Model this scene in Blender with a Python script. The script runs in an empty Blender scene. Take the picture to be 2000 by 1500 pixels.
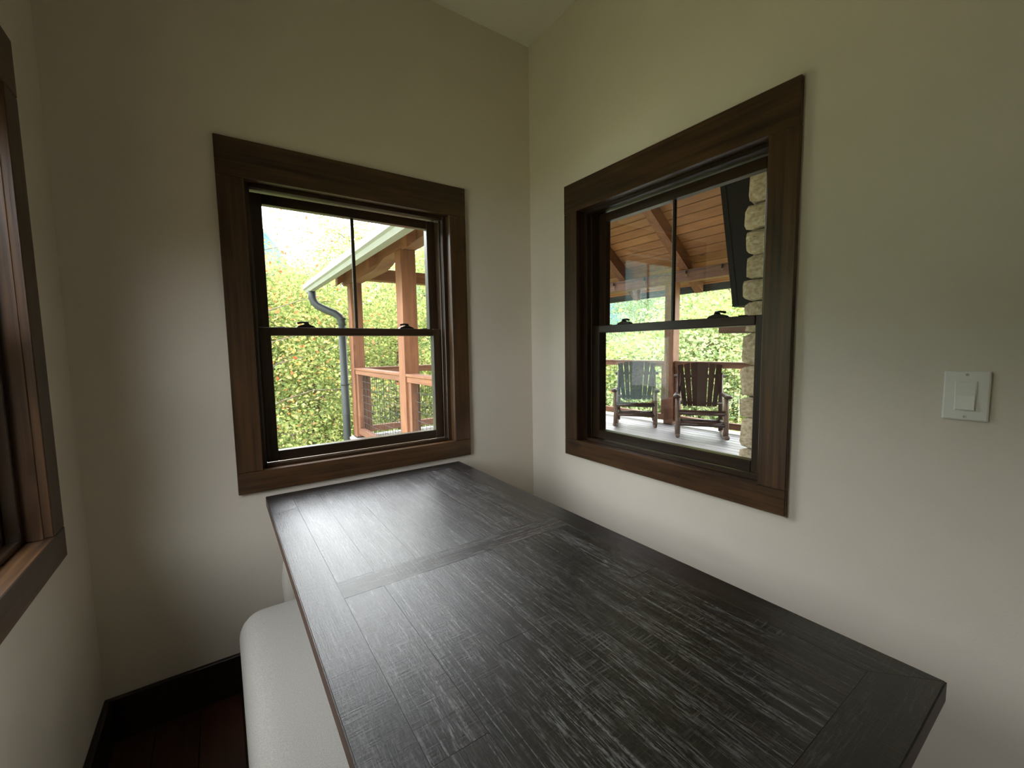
import bpy, bmesh, math, random
import numpy as np
from mathutils import Vector, Matrix

SC = bpy.context.scene
COL = SC.collection
random.seed(7)

# ------------------------------------------------------------------ camera
def camera():
    f, yaw, pitch, roll = 830.27, 0.6033, 0.0863, -0.016
    d = Vector((math.sin(yaw)*math.cos(pitch), math.cos(yaw)*math.cos(pitch), -math.sin(pitch)))
    r = d.cross(Vector((0, 0, 1))).normalized()
    u = r.cross(d)
    r2 = r*math.cos(roll) + u*math.sin(roll)
    u2 = -r*math.sin(roll) + u*math.cos(roll)
    cd = bpy.data.cameras.new('camera')
    cd.sensor_fit = 'HORIZONTAL'
    cd.sensor_width = 36.0
    cd.lens = 36.0*f/2000.0
    cd.clip_start = 0.02
    cd.clip_end = 2000
    co = bpy.data.objects.new('camera', cd)
    COL.objects.link(co)
    m = Matrix((r2, u2, -d)).transposed().to_4x4()
    m.translation = Vector((-1.4136, -1.8556, 1.293))
    co.matrix_world = m
    SC.camera = co
camera()

# ------------------------------------------------------------------ world: bright overcast sky
SKY = 1.0
EXPOSURE = 3.62
w = bpy.data.worlds.new('overcast_sky')
SC.world = w
w.use_nodes = True
bg = w.node_tree.nodes['Background']
bg.inputs['Color'].default_value = (0.93, 0.97, 1.0, 1)
bg.inputs['Strength'].default_value = SKY
SC.view_settings.view_transform = 'Standard'
SC.view_settings.look = 'None'
SC.view_settings.gamma = 1.0
SC.view_settings.use_curve_mapping = False
SC.view_settings.exposure = EXPOSURE
SC.cycles.max_bounces = 10
SC.cycles.diffuse_bounces = 6
SC.cycles.glossy_bounces = 5
SC.cycles.transparent_max_bounces = 16
SC.cycles.sample_clamp_indirect = 6.0

def portal(name, loc, rot, sx, sy):
    """window portals: only guide the sampling of the sky through the window openings"""
    l = bpy.data.lights.new(name, 'AREA')
    l.shape = 'RECTANGLE'; l.size = sx; l.size_y = sy
    l.cycles.is_portal = True
    o = bpy.data.objects.new(name, l)
    o.location = loc; o.rotation_euler = rot
    COL.objects.link(o)

# ------------------------------------------------------------------ materials
def nt(name):
    m = bpy.data.materials.new(name)
    m.use_nodes = True
    t = m.node_tree
    b = t.nodes['Principled BSDF']
    return m, t, b

def N(t, typ, **kw):
    n = t.nodes.new(typ)
    for k, v in kw.items():
        if k.startswith('in_'):
            n.inputs[k[3:].replace('_', ' ')].default_value = v
        else:
            setattr(n, k, v)
    return n

def ramp(t, fac, stops):
    r = t.nodes.new('ShaderNodeValToRGB')
    e = r.color_ramp.elements
    while len(e) < len(stops):
        e.new(0.5)
    for i, (p, c) in enumerate(stops):
        e[i].position = p
        e[i].color = (*c, 1) if len(c) == 3 else c
    t.links.new(fac, r.inputs['Fac'])
    return r.outputs['Color']

def mix(t, fac, a, b, mode='MIX'):
    m = t.nodes.new('ShaderNodeMix')
    m.data_type = 'RGBA'; m.blend_type = mode
    for sock, v in ((m.inputs['Factor'], fac), (m.inputs['A'], a), (m.inputs['B'], b)):
        if hasattr(v, 'links'):
            t.links.new(v, sock)
        elif isinstance(v, (int, float)):
            sock.default_value = v
        else:
            sock.default_value = (*v, 1)
    return m.outputs['Result']

def plain(name, col, rough=0.5, metal=0.0, bump=0.0, bscale=200.0, var=0.06, spec=0.5):
    m, t, b = nt(name)
    tc = N(t, 'ShaderNodeTexCoord')
    n = N(t, 'ShaderNodeTexNoise'); n.inputs['Scale'].default_value = 6.0
    n.inputs['Detail'].default_value = 4
    t.links.new(tc.outputs['Object'], n.inputs['Vector'])
    lo = tuple(c*(1-var) for c in col); hi = tuple(min(1, c*(1+var)) for c in col)
    t.links.new(ramp(t, n.outputs['Fac'], [(0.3, lo), (0.7, hi)]), b.inputs['Base Color'])
    b.inputs['Roughness'].default_value = rough
    b.inputs['Metallic'].default_value = metal
    b.inputs['Specular IOR Level'].default_value = spec
    if bump:
        n2 = N(t, 'ShaderNodeTexNoise'); n2.inputs['Scale'].default_value = bscale
        n2.inputs['Detail'].default_value = 3
        t.links.new(tc.outputs['Object'], n2.inputs['Vector'])
        bp = N(t, 'ShaderNodeBump'); bp.inputs['Strength'].default_value = bump
        bp.inputs['Distance'].default_value = 0.002
        t.links.new(n2.outputs['Fac'], bp.inputs['Height'])
        t.links.new(bp.outputs['Normal'], b.inputs['Normal'])
    return m

def wood(name, dark, mid, light, axis='Z', rough=0.45, freq=30.0, bump=0.25, knots=0.5, spec=0.5, coat=0.0):
    """stained timber: grain stretched along axis, ring figure, knots, per-board tint"""
    m, t, b = nt(name)
    L = t.links
    tc = N(t, 'ShaderNodeTexCoord')
    oi = N(t, 'ShaderNodeObjectInfo')
    off = N(t, 'ShaderNodeVectorMath', operation='SCALE'); off.inputs[0].default_value = (7.3, 5.1, 9.7)
    L.new(oi.outputs['Random'], off.inputs['Scale'])
    add = N(t, 'ShaderNodeVectorMath', operation='ADD')
    L.new(tc.outputs['Object'], add.inputs[0]); L.new(off.outputs[0], add.inputs[1])
    def mapped(s_long, s_cross):
        mp = N(t, 'ShaderNodeMapping')
        sc = {'X': (s_long, s_cross, s_cross), 'Y': (s_cross, s_long, s_cross), 'Z': (s_cross, s_cross, s_long)}[axis]
        mp.inputs['Scale'].default_value = sc
        L.new(add.outputs[0], mp.inputs['Vector'])
        return mp.outputs['Vector']
    fine = N(t, 'ShaderNodeTexNoise'); fine.inputs['Scale'].default_value = 1; fine.inputs['Detail'].default_value = 6
    fine.inputs['Roughness'].default_value = 0.65
    L.new(mapped(freq*0.08, freq*3), fine.inputs['Vector'])
    broad = N(t, 'ShaderNodeTexNoise'); broad.inputs['Scale'].default_value = 1; broad.inputs['Detail'].default_value = 3
    broad.inputs['Distortion'].default_value = 1.2
    L.new(mapped(1.8, freq*0.4), broad.inputs['Vector'])
    c = ramp(t, broad.outputs['Fac'], [(0.28, dark), (0.52, mid), (0.75, light)])
    c = mix(t, 0.45, c, ramp(t, fine.outputs['Fac'], [(0.35, dark), (0.65, light)]))
    vo = N(t, 'ShaderNodeTexVoronoi'); vo.inputs['Scale'].default_value = 1
    L.new(mapped(2.6, 6.0), vo.inputs['Vector'])
    kf = ramp(t, vo.outputs['Distance'], [(0.0, (1, 1, 1)), (0.09, (0.7, 0.7, 0.7)), (0.16, (0, 0, 0))])
    if knots:
        kk = N(t, 'ShaderNodeMath', operation='MULTIPLY'); kk.inputs[1].default_value = knots
        L.new(kf, kk.inputs[0])
        c = mix(t, kk.outputs[0], c, tuple(x*0.35 for x in dark))
    br = N(t, 'ShaderNodeMapRange'); br.inputs['To Min'].default_value = 0.78; br.inputs['To Max'].default_value = 1.22
    L.new(oi.outputs['Random'], br.inputs['Value'])
    hs = N(t, 'ShaderNodeHueSaturation'); L.new(br.outputs[0], hs.inputs['Value']); L.new(c, hs.inputs['Color'])
    L.new(hs.outputs['Color'], b.inputs['Base Color'])
    b.inputs['Roughness'].default_value = rough
    b.inputs['Specular IOR Level'].default_value = spec
    b.inputs['Coat Weight'].default_value = coat
    bp = N(t, 'ShaderNodeBump'); bp.inputs['Strength'].default_value = bump; bp.inputs['Distance'].default_value = 0.002
    L.new(fine.outputs['Fac'], bp.inputs['Height']); L.new(bp.outputs['Normal'], b.inputs['Normal'])
    return m

def table_wood(name, axis, wear=1.0):
    """black-brown distressed planks: grey rubbed streaks along the grain, saw marks across it"""
    m, t, b = nt(name)
    L = t.links
    tc = N(t, 'ShaderNodeTexCoord'); oi = N(t, 'ShaderNodeObjectInfo')
    off = N(t, 'ShaderNodeVectorMath', operation='SCALE'); off.inputs[0].default_value = (3.3, 8.1, 2.7)
    L.new(oi.outputs['Random'], off.inputs['Scale'])
    add = N(t, 'ShaderNodeVectorMath', operation='ADD')
    L.new(tc.outputs['Object'], add.inputs[0]); L.new(off.outputs[0], add.inputs[1])
    def noise(s_long, s_cross, detail=5, rough=0.6, dist=0.0):
        mp = N(t, 'ShaderNodeMapping')
        mp.inputs['Scale'].default_value = (s_long, s_cross, 30) if axis == 'X' else (s_cross, s_long, 30)
        L.new(add.outputs[0], mp.inputs['Vector'])
        n = N(t, 'ShaderNodeTexNoise'); n.inputs['Scale'].default_value = 1
        n.inputs['Detail'].default_value = detail; n.inputs['Roughness'].default_value = rough
        n.inputs['Distortion'].default_value = dist
        L.new(mp.outputs['Vector'], n.inputs['Vector'])
        return n.outputs['Fac']
    grain = noise(26, 330, 8, 0.75, 0.3)
    band = noise(1.6, 26, 3, 0.5, 0.9)
    saw = noise(260, 14, 3, 0.6)
    sawmask = noise(5, 18, 2, 0.5)
    base = ramp(t, band, [(0.3, (0.0035, 0.0028, 0.0026)), (0.6, (0.008, 0.0055, 0.005)), (0.8, (0.02, 0.009, 0.008))])
    rub = N(t, 'ShaderNodeMath', operation='MULTIPLY')
    L.new(ramp(t, grain, [(0.50, (0, 0, 0)), (0.60, (1, 1, 1))]), rub.inputs[0])
    L.new(ramp(t, noise(3.2, 34, 4, 0.6, 0.6), [(0.44, (0, 0, 0)), (0.62, (1, 1, 1))]), rub.inputs[1])
    sm = N(t, 'ShaderNodeMath', operation='MULTIPLY')
    L.new(ramp(t, saw, [(0.56, (0, 0, 0)), (0.68, (1, 1, 1))]), sm.inputs[0])
    L.new(ramp(t, sawmask, [(0.52, (0, 0, 0)), (0.66, (0.6, 0.6, 0.6))]), sm.inputs[1])
    tt = N(t, 'ShaderNodeMath', operation='MAXIMUM'); L.new(rub.outputs[0], tt.inputs[0]); L.new(sm.outputs[0], tt.inputs[1])
    ls = N(t, 'ShaderNodeMath', operation='MULTIPLY')
    L.new(ramp(t, noise(2.2, 230, 6, 0.6, 0.2), [(0.57, (0, 0, 0)), (0.64, (1, 1, 1))]), ls.inputs[0])
    L.new(ramp(t, noise(120, 420, 3, 0.6), [(0.42, (0.1, 0.1, 0.1)), (0.6, (1, 1, 1))]), ls.inputs[1])
    tot = N(t, 'ShaderNodeMath', operation='MAXIMUM'); L.new(tt.outputs[0], tot.inputs[0]); L.new(ls.outputs[0], tot.inputs[1])
    sc = N(t, 'ShaderNodeMath', operation='MULTIPLY'); sc.inputs[1].default_value = 0.7*wear
    L.new(tot.outputs[0], sc.inputs[0])
    c = mix(t, sc.outputs[0], base, (0.24, 0.237, 0.245))
    L.new(c, b.inputs['Base Color'])
    L.new(ramp(t, grain, [(0.3, (0.26, 0.26, 0.26)), (0.7, (0.42, 0.42, 0.42))]), b.inputs['Roughness'])
    b.inputs['Specular IOR Level'].default_value = 0.6
    b.inputs['Coat Weight'].default_value = 0.38; b.inputs['Coat Roughness'].default_value = 0.2; b.inputs['Coat IOR'].default_value = 1.6
    # relief
    hs = N(t, 'ShaderNodeMath', operation='MULTIPLY'); L.new(saw, hs.inputs[0]); L.new(sawmask, hs.inputs[1])
    h2 = N(t, 'ShaderNodeMath', operation='MULTIPLY_ADD'); L.new(grain, h2.inputs[0]); h2.inputs[1].default_value = 1.0
    L.new(hs.outputs[0], h2.inputs[2])
    h3 = N(t, 'ShaderNodeMath', operation='MULTIPLY_ADD'); L.new(noise(3, 9, 2, 0.5), h3.inputs[0]); h3.inputs[1].default_value = 3.0
    L.new(h2.outputs[0], h3.inputs[2])
    bp = N(t, 'ShaderNodeBump'); bp.inputs['Strength'].default_value = 0.6; bp.inputs['Distance'].default_value = 0.0012
    L.new(h3.outputs[0], bp.inputs['Height']); L.new(bp.outputs['Normal'], b.inputs['Normal']); L.new(bp.outputs['Normal'], b.inputs['Coat Normal'])
    return m

def glass(name, tint=(1, 1, 1), refl=1.0):
    m = bpy.data.materials.new(name); m.use_nodes = True
    t = m.node_tree; t.nodes.clear()
    out = N(t, 'ShaderNodeOutputMaterial')
    tr = N(t, 'ShaderNodeBsdfTransparent'); tr.inputs['Color'].default_value = (*tint, 1)
    gl = N(t, 'ShaderNodeBsdfGlossy'); gl.inputs['Roughness'].default_value = 0.0
    n = N(t, 'ShaderNodeTexNoise'); n.inputs['Scale'].default_value = 2.0
    tc = N(t, 'ShaderNodeTexCoord'); t.links.new(tc.outputs['Object'], n.inputs['Vector'])
    t.links.new(ramp(t, n.outputs['Fac'], [(0, (0.97, 0.97, 0.97)), (1, (1, 1, 1))]), gl.inputs['Color'])
    # the same 4 % reflection when a ray leaves the thin pane as when it enters it
    ge = N(t, 'ShaderNodeNewGeometry')
    io = N(t, 'ShaderNodeMapRange'); io.inputs['To Min'].default_value = 1.5; io.inputs['To Max'].default_value = 1/1.5
    t.links.new(ge.outputs['Backfacing'], io.inputs['Value'])
    fr = N(t, 'ShaderNodeFresnel'); t.links.new(io.outputs[0], fr.inputs['IOR'])
    mx = N(t, 'ShaderNodeMixShader')
    t.links.new(fr.outputs[0], mx.inputs['Fac']); t.links.new(tr.outputs[0], mx.inputs[1]); t.links.new(gl.outputs[0], mx.inputs[2])
    t.links.new(mx.outputs[0], out.inputs['Surface'])
    return m

def leaf_mat(name, stops, trans=0.5):
    m = bpy.data.materials.new(name); m.use_nodes = True
    t = m.node_tree; t.nodes.clear()
    out = N(t, 'ShaderNodeOutputMaterial')
    g = N(t, 'ShaderNodeNewGeometry')
    c = ramp(t, g.outputs['Random Per Island'], stops)
    d = N(t, 'ShaderNodeBsdfDiffuse'); tr = N(t, 'ShaderNodeBsdfTranslucent')
    t.links.new(c, d.inputs['Color']); t.links.new(c, tr.inputs['Color'])
    mx = N(t, 'ShaderNodeMixShader'); mx.inputs['Fac'].default_value = trans
    t.links.new(d.outputs[0], mx.inputs[1]); t.links.new(tr.outputs[0], mx.inputs[2])
    t.links.new(mx.outputs[0], out.inputs['Surface'])
    return m

def noisecol(name, stops, scale=5.0, rough=0.9, bump=0.0, detail=6, bdist=0.02):
    m, t, b = nt(name)
    tc = N(t, 'ShaderNodeTexCoord')
    oi = N(t, 'ShaderNodeObjectInfo')
    off = N(t, 'ShaderNodeVectorMath', operation='SCALE'); off.inputs[0].default_value = (13.3, 8.1, 22.7)
    t.links.new(oi.outputs['Random'], off.inputs['Scale'])
    add = N(t, 'ShaderNodeVectorMath', operation='ADD')
    t.links.new(tc.outputs['Object'], add.inputs[0]); t.links.new(off.outputs[0], add.inputs[1])
    n = N(t, 'ShaderNodeTexNoise'); n.inputs['Scale'].default_value = scale; n.inputs['Detail'].default_value = detail
    t.links.new(add.outputs[0], n.inputs['Vector'])
    t.links.new(ramp(t, n.outputs['Fac'], stops), b.inputs['Base Color'])
    b.inputs['Roughness'].default_value = rough
    b.inputs['Specular IOR Level'].default_value = 0.3
    if bump:
        bp = N(t, 'ShaderNodeBump'); bp.inputs['Strength'].default_value = bump; bp.inputs['Distance'].default_value = bdist
        t.links.new(n.outputs['Fac'], bp.inputs['Height']); t.links.new(bp.outputs['Normal'], b.inputs['Normal'])
    return m

M = {}
M['wall'] = plain('wall_paint', (0.715, 0.65, 0.56), 0.75, bump=0.12, bscale=260, var=0.015, spec=0.25)
M['ceil'] = plain('ceiling_paint', (0.84, 0.80, 0.73), 0.9, bump=0.3, bscale=120, var=0.02, spec=0.2)
DK = ((0.014, 0.0065, 0.0025), (0.062, 0.028, 0.011), (0.135, 0.068, 0.027))
for ax in 'XYZ':
    M['trim'+ax] = wood('dark_stained_pine_'+ax, *DK, axis=ax, rough=0.36, knots=0.7, freq=22)
    M['sash'+ax] = wood('window_sash_wood_'+ax, (0.012, 0.006, 0.003), (0.032, 0.017, 0.008), (0.06, 0.034, 0.017), axis=ax, rough=0.32, knots=0.0, freq=30, bump=0.12)
    M['cedar'+ax] = wood('cedar_timber_'+ax, (0.085, 0.029, 0.013), (0.155, 0.058, 0.026), (0.23, 0.10, 0.048), axis=ax, rough=0.6, knots=0.5, freq=20)
M['base'] = wood('baseboard_wood', (0.006, 0.004, 0.002), (0.016, 0.009, 0.005), (0.03, 0.017, 0.009), axis='Y', rough=0.4, knots=0.2)
M['floorw'] = wood('floor_plank_wood', (0.02, 0.007, 0.003), (0.05, 0.017, 0.008), (0.085, 0.03, 0.014), axis='Y', rough=0.4, knots=0.2, freq=18)
M['tabY'] = table_wood('table_plank_lengthwise', 'Y')
M['tabX'] = table_wood('table_plank_crosswise', 'X')
M['borY'] = table_wood('table_border_lengthwise', 'Y', 0.35)
M['borX'] = table_wood('table_border_crosswise', 'X', 0.3)
M['tabedge'] = wood('table_edge_wood', (0.018, 0.010, 0.007), (0.042, 0.023, 0.015), (0.09, 0.052, 0.034), axis='Y', rough=0.5, knots=0)
M['cream'] = plain('cream_paint', (0.60, 0.57, 0.50), 0.45, var=0.04)
M['glass'] = glass('window_glass')
M['plate'] = plain('white_plastic', (0.78, 0.77, 0.71), 0.3, var=0.01)
M['screw'] = plain('painted_screw', (0.62, 0.61, 0.56), 0.3, metal=0.3)
M['bronze'] = plain('dark_bronze_hardware', (0.02, 0.014, 0.01), 0.4, metal=0.6)
M['deck'] = wood('weathered_deck_board', (0.24, 0.235, 0.235), (0.30, 0.295, 0.30), (0.37, 0.365, 0.37), axis='Y', rough=0.45, knots=0.1, freq=16)
M['pine'] = wood('knotty_pine_ceiling_board', (0.20, 0.080, 0.028), (0.30, 0.130, 0.048), (0.38, 0.185, 0.075), axis='Y', rough=0.5, knots=0.8, freq=12)
M['roof'] = plain('roof_metal', (0.28, 0.30, 0.29), 0.5, metal=0.0)
M['gutter'] = plain('pale_gutter_metal', (0.21, 0.225, 0.20), 0.5, spec=0.3)
M['dgutter'] = plain('dark_gutter_metal', (0.03, 0.035, 0.035), 0.4)
M['pipe'] = plain('charcoal_downspout_metal', (0.022, 0.027, 0.026), 0.5, spec=0.25)
M['wire'] = plain('black_wire', (0.03, 0.03, 0.03), 0.5, metal=0.3)
M['log'] = wood('rustic_log_wood', (0.014, 0.006, 0.003), (0.038, 0.015, 0.008), (0.075, 0.032, 0.016), axis='Z', rough=0.45, knots=0.5, freq=18)
M['logend'] = wood('lighter_log_wood', (0.05, 0.025, 0.014), (0.10, 0.058, 0.036), (0.19, 0.125, 0.08), axis='Z', rough=0.5, knots=0.5, freq=14)  # lighter tone, used on the front legs and rockers
M['stone'] = noisecol('fieldstone', [(0.25, (0.19, 0.135, 0.075)), (0.5, (0.36, 0.29, 0.19)), (0.75, (0.50, 0.44, 0.33))], 9, 0.85, 0.5)
M['mortar'] = noisecol('mortar', [(0.3, (0.10, 0.09, 0.07)), (0.7, (0.18, 0.16, 0.13))], 25, 0.95, 0.4)
M['tv'] = plain('black_tv_plastic', (0.006, 0.006, 0.006), 0.6, spec=0.15)
M['screen'] = plain('black_tv_screen', (0.004, 0.004, 0.005), 0.12)
M['bulb'] = glass('clear_bulb_glass', (0.96, 0.95, 0.9))
M['filament'] = plain('bulb_filament', (0.5, 0.35, 0.15), 0.4, metal=0.5)
M['bark'] = noisecol('bark', [(0.3, (0.06, 0.045, 0.032)), (0.7, (0.19, 0.155, 0.12))], 14, 0.95, 0.6)
M['stem'] = plain('pale_dry_stem', (0.36, 0.36, 0.27), 0.8)
M['ground'] = noisecol('meadow_ground', [(0.25, (0.20, 0.21, 0.10)), (0.5, (0.33, 0.34, 0.17)), (0.7, (0.44, 0.42, 0.23)), (0.85, (0.44, 0.36, 0.24))], 1.3, 1.0, 0.5)
M['hill'] = noisecol('haze_tinted_hill', [(0.25, (0.025, 0.060, 0.062)), (0.5, (0.045, 0.090, 0.088)), (0.75, (0.08, 0.13, 0.115))], 0.14, 1.0, 0.8, 8, 4.0)  # distance haze is tinted into the base colour
M['siding'] = wood('house_siding_wood', (0.03, 0.014, 0.007), (0.06, 0.03, 0.014), (0.10, 0.05, 0.025), axis='X', rough=0.6, knots=0.3)
def fabric():
    m, t, b = nt('bench_linen')
    tc = N(t, 'ShaderNodeTexCoord')
    n = N(t, 'ShaderNodeTexNoise'); n.inputs['Scale'].default_value = 420; n.inputs['Detail'].default_value = 2
    t.links.new(tc.outputs['Object'], n.inputs['Vector'])
    t.links.new(ramp(t, n.outputs['Fac'], [(0.3, (0.36, 0.345, 0.31)), (0.7, (0.50, 0.48, 0.44))]), b.inputs['Base Color'])
    b.inputs['Roughness'].default_value = 0.9; b.inputs['Sheen Weight'].default_value = 0.2
    bp = N(t, 'ShaderNodeBump'); bp.inputs['Strength'].default_value = 0.3; bp.inputs['Distance'].default_value = 0.001
    t.links.new(n.outputs['Fac'], bp.inputs['Height']); t.links.new(bp.outputs['Normal'], b.inputs['Normal'])
    return m
M['fabric'] = fabric()
LEAF = {
 'yellow': leaf_mat('yellow_green_leaves', [(0.0, (0.13, 0.19, 0.06)), (0.35, (0.27, 0.34, 0.11)), (0.7, (0.42, 0.45, 0.16)), (0.93, (0.54, 0.49, 0.22)), (1.0, (0.45, 0.24, 0.13))]),
 'green': leaf_mat('mid_green_leaves', [(0.0, (0.10, 0.19, 0.09)), (0.4, (0.19, 0.30, 0.14)), (0.8, (0.30, 0.41, 0.20)), (1.0, (0.40, 0.44, 0.22))]),
 'pale': leaf_mat('pale_green_leaves', [(0.0, (0.22, 0.30, 0.14)), (0.5, (0.36, 0.46, 0.22)), (0.85, (0.50, 0.55, 0.28)), (1.0, (0.52, 0.40, 0.26))]),
 'red': leaf_mat('red_autumn_leaves', [(0.0, (0.34, 0.09, 0.04)), (0.5, (0.52, 0.18, 0.08)), (0.8, (0.60, 0.36, 0.10)), (1.0, (0.45, 0.45, 0.12))]),
 'grass': leaf_mat('grass_blades', [(0.0, (0.22, 0.30, 0.05)), (0.6, (0.42, 0.48, 0.10)), (1.0, (0.60, 0.52, 0.20))], 0.35),
}

# ------------------------------------------------------------------ helpers
def root_loc(o):
    while o.parent is not None:
        o = o.parent
    return o.location.copy()

def mesh_from_bm(name, bm, smooth=False):
    bmesh.ops.recalc_face_normals(bm, faces=bm.faces[:])
    me = bpy.data.meshes.new(name)
    bm.to_mesh(me); bm.free()
    if smooth:
        me.polygons.foreach_set('use_smooth', [True]*len(me.polygons))
    return me

def obj(name, bm, mat, parent=None, smooth=False, loc=None):
    """one mesh object; bm holds world coordinates, the origin goes to loc or the thing's root"""
    base = root_loc(parent) if parent is not None else Vector(loc or (0, 0, 0))
    if base.length > 0:
        bmesh.ops.translate(bm, verts=bm.verts[:], vec=-base)
    me = mesh_from_bm(name, bm, smooth)
    if mat is not None:
        me.materials.append(mat)
    o = bpy.data.objects.new(name, me)
    COL.objects.link(o)
    if parent is not None:
        o.parent = parent
    else:
        o.location = base
    return o

def empty(name, loc=(0, 0, 0), rz=0.0):
    o = bpy.data.objects.new(name, None)
    o.empty_display_size = 0.1
    o.location = loc; o.rotation_euler = (0, 0, rz)
    COL.objects.link(o)
    return o

def tag(o, label=None, cat=None, group=None, kind=None):
    if label: o['label'] = label
    if cat: o['category'] = cat
    if group: o['group'] = group
    if kind: o['kind'] = kind
    return o

def NB():
    return bmesh.new()

def box(bm, x0, x1, y0, y1, z0, z1, bev=0.0, seg=1):
    x0, x1 = min(x0, x1), max(x0, x1); y0, y1 = min(y0, y1), max(y0, y1); z0, z1 = min(z0, z1), max(z0, z1)
    mt = Matrix.Translation(((x0+x1)/2, (y0+y1)/2, (z0+z1)/2)) @ Matrix.Diagonal((x1-x0, y1-y0, z1-z0, 1))
    r = bmesh.ops.create_cube(bm, size=1, matrix=mt)
    if bev > 0:
        es = list({e for v in r['verts'] for e in v.link_edges})
        bmesh.ops.bevel(bm, geom=es, offset=bev, segments=seg, affect='EDGES', profile=0.5)
    return bm

def prism(bm, pts, axis, a0, a1):
    """extrude a closed polygon (2-D points) along axis between a0 and a1"""
    def P(p, a):
        return {'X': (a, p[0], p[1]), 'Y': (p[0], a, p[1]), 'Z': (p[0], p[1], a)}[axis]
    v0 = [bm.verts.new(P(p, a0)) for p in pts]; v1 = [bm.verts.new(P(p, a1)) for p in pts]
    bm.faces.new(v0); bm.faces.new(v1[::-1])
    n = len(pts)
    for i in range(n):
        bm.faces.new((v0[i], v0[(i+1) % n], v1[(i+1) % n], v1[i]))
    return bm

def tube(bm, pts, radii, n=8, cap=True):
    pts = [Vector(p) for p in pts]
    if not isinstance(radii, (list, tuple)):
        radii = [radii]*len(pts)
    rings = []
    up = None
    for i, p in enumerate(pts):
        d = (pts[min(i+1, len(pts)-1)] - pts[max(i-1, 0)]).normalized()
        if up is None:
            up = Vector((0, 0, 1)) if abs(d.z) < 0.9 else Vector((1, 0, 0))
        a = d.cross(up)
        if a.length < 1e-6:
            a = d.orthogonal()
        a.normalize(); b = a.cross(d).normalized(); up = b
        rings.append([bm.verts.new(p + (a*math.cos(2*math.pi*k/n) + b*math.sin(2*math.pi*k/n))*radii[i]) for k in range(n)])
    for i in range(len(rings)-1):
        for k in range(n):
            bm.faces.new((rings[i][k], rings[i][(k+1) % n], rings[i+1][(k+1) % n], rings[i+1][k]))
    if cap:
        bm.faces.new(rings[0]); bm.faces.new(rings[-1][::-1])
    return bm

def copy_tree(o, parent=None):
    c = o.copy(); COL.objects.link(c)
    c.parent = parent
    for ch in [k for k in o.children]:
        copy_tree(ch, c)
    return c

# ------------------------------------------------------------------ room shell
W, CEIL, YB, WT = 1.793, 2.829, -4.6, 0.17
WIN_A = (-1.382, -0.402)      # casing extents along x on the far wall
WIN_B = (-1.287, -0.288)      # along y on the right wall
WIN_C = (-1.285, -0.285)      # along y on the left wall
WIN_FILL = (-3.55, -2.55)        # unseen second window, added farther back to fill the room with light
Z0, Z1 = 0.762, 2.044
SIDE, HEAD, BOT = 0.084, 0.132, 0.080

def wall_with_hole(name, mapf, u0, u1, holes, label):
    bm = NB()
    hz0, hz1 = Z0+BOT-J, Z1-HEAD+J
    segs = []; c = u0
    for e0, e1 in sorted(holes):
        a, b_ = e0+SIDE-J, e1-SIDE+J
        segs += [(c, a, -0.1, CEIL), (a, b_, -0.1, hz0), (a, b_, hz1, CEIL)]; c = b_
    segs.append((c, u1, -0.1, CEIL))
    for a0, a1, c0, c1 in segs:
        p0 = mapf(a0, 0.0, c0); p1 = mapf(a1, WT, c1)
        box(bm, p0[0], p1[0], p0[1], p1[1], p0[2], p1[2])
    bmesh.ops.remove_doubles(bm, verts=bm.verts[:], dist=1e-5)
    o = obj(name, bm, M['wall'])
    return tag(o, label, 'wall', kind='structure')

mapA = lambda u, d, z: (u, d, z)
mapB = lambda u, d, z: (d, u, z)
mapC = lambda u, d, z: (-W-d, u, z)
J = 0.02
wall_with_hole('wall_back', mapA, -W-WT, WT, [WIN_A], 'beige wall behind the table with the left double-hung window')
wall_with_hole('wall_right', mapB, YB, 0.0, [WIN_B], 'bright beige wall with the light switch and the right window')
wall_with_hole('wall_left', mapC, YB, 0.0, [WIN_C, WIN_FILL], 'shaded beige wall at the left edge with a window')
tag(obj('wall_rear', box(NB(), -W-WT, WT, YB-WT, YB, -0.1, CEIL), M['wall']), 'plain beige wall behind the viewer', 'wall', kind='structure')
tag(obj('ceiling', box(NB(), -W-WT, WT, YB-WT, WT, CEIL, CEIL+0.2), M['ceil']), 'flat off-white ceiling above the corner', 'ceiling', kind='structure')
fl = tag(obj('floor', box(NB(), -W, 0, YB-WT, 0, -0.1, -0.018), M['floorw']), 'dark reddish-brown plank floor', 'floor', kind='structure')
xx = -W + 0.001
pi_ = 0
while xx < -0.002:
    x1 = min(xx+0.125, -0.001)
    ys = [YB] + sorted(random.uniform(YB+0.5, -0.4) for _ in range(2)) + [-0.001]
    for a, b_ in zip(ys[:-1], ys[1:]):
        if b_-a > 0.05:
            obj('plank', box(NB(), xx, x1-0.0015, a, b_-0.0015, -0.018, 0.0, 0.0012), M['floorw'], fl)
    xx = x1
BH, BT = 0.152, 0.018
tag(obj('baseboard_back', box(NB(), -W, 0, -BT, 0, 0, BH, 0.003), M['base']), 'dark wood baseboard under the left window', 'baseboard', kind='structure')
tag(obj('baseboard_left', box(NB(), -W, -W+BT, YB, -BT, 0, BH, 0.003), M['base']), 'dark wood baseboard along the shaded left wall', 'baseboard', kind='structure')
tag(obj('baseboard_right', box(NB(), -BT, 0, YB, -BT, 0, BH, 0.003), M['base']), 'dark wood baseboard along the wall with the switch', 'baseboard', kind='structure')

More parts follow.
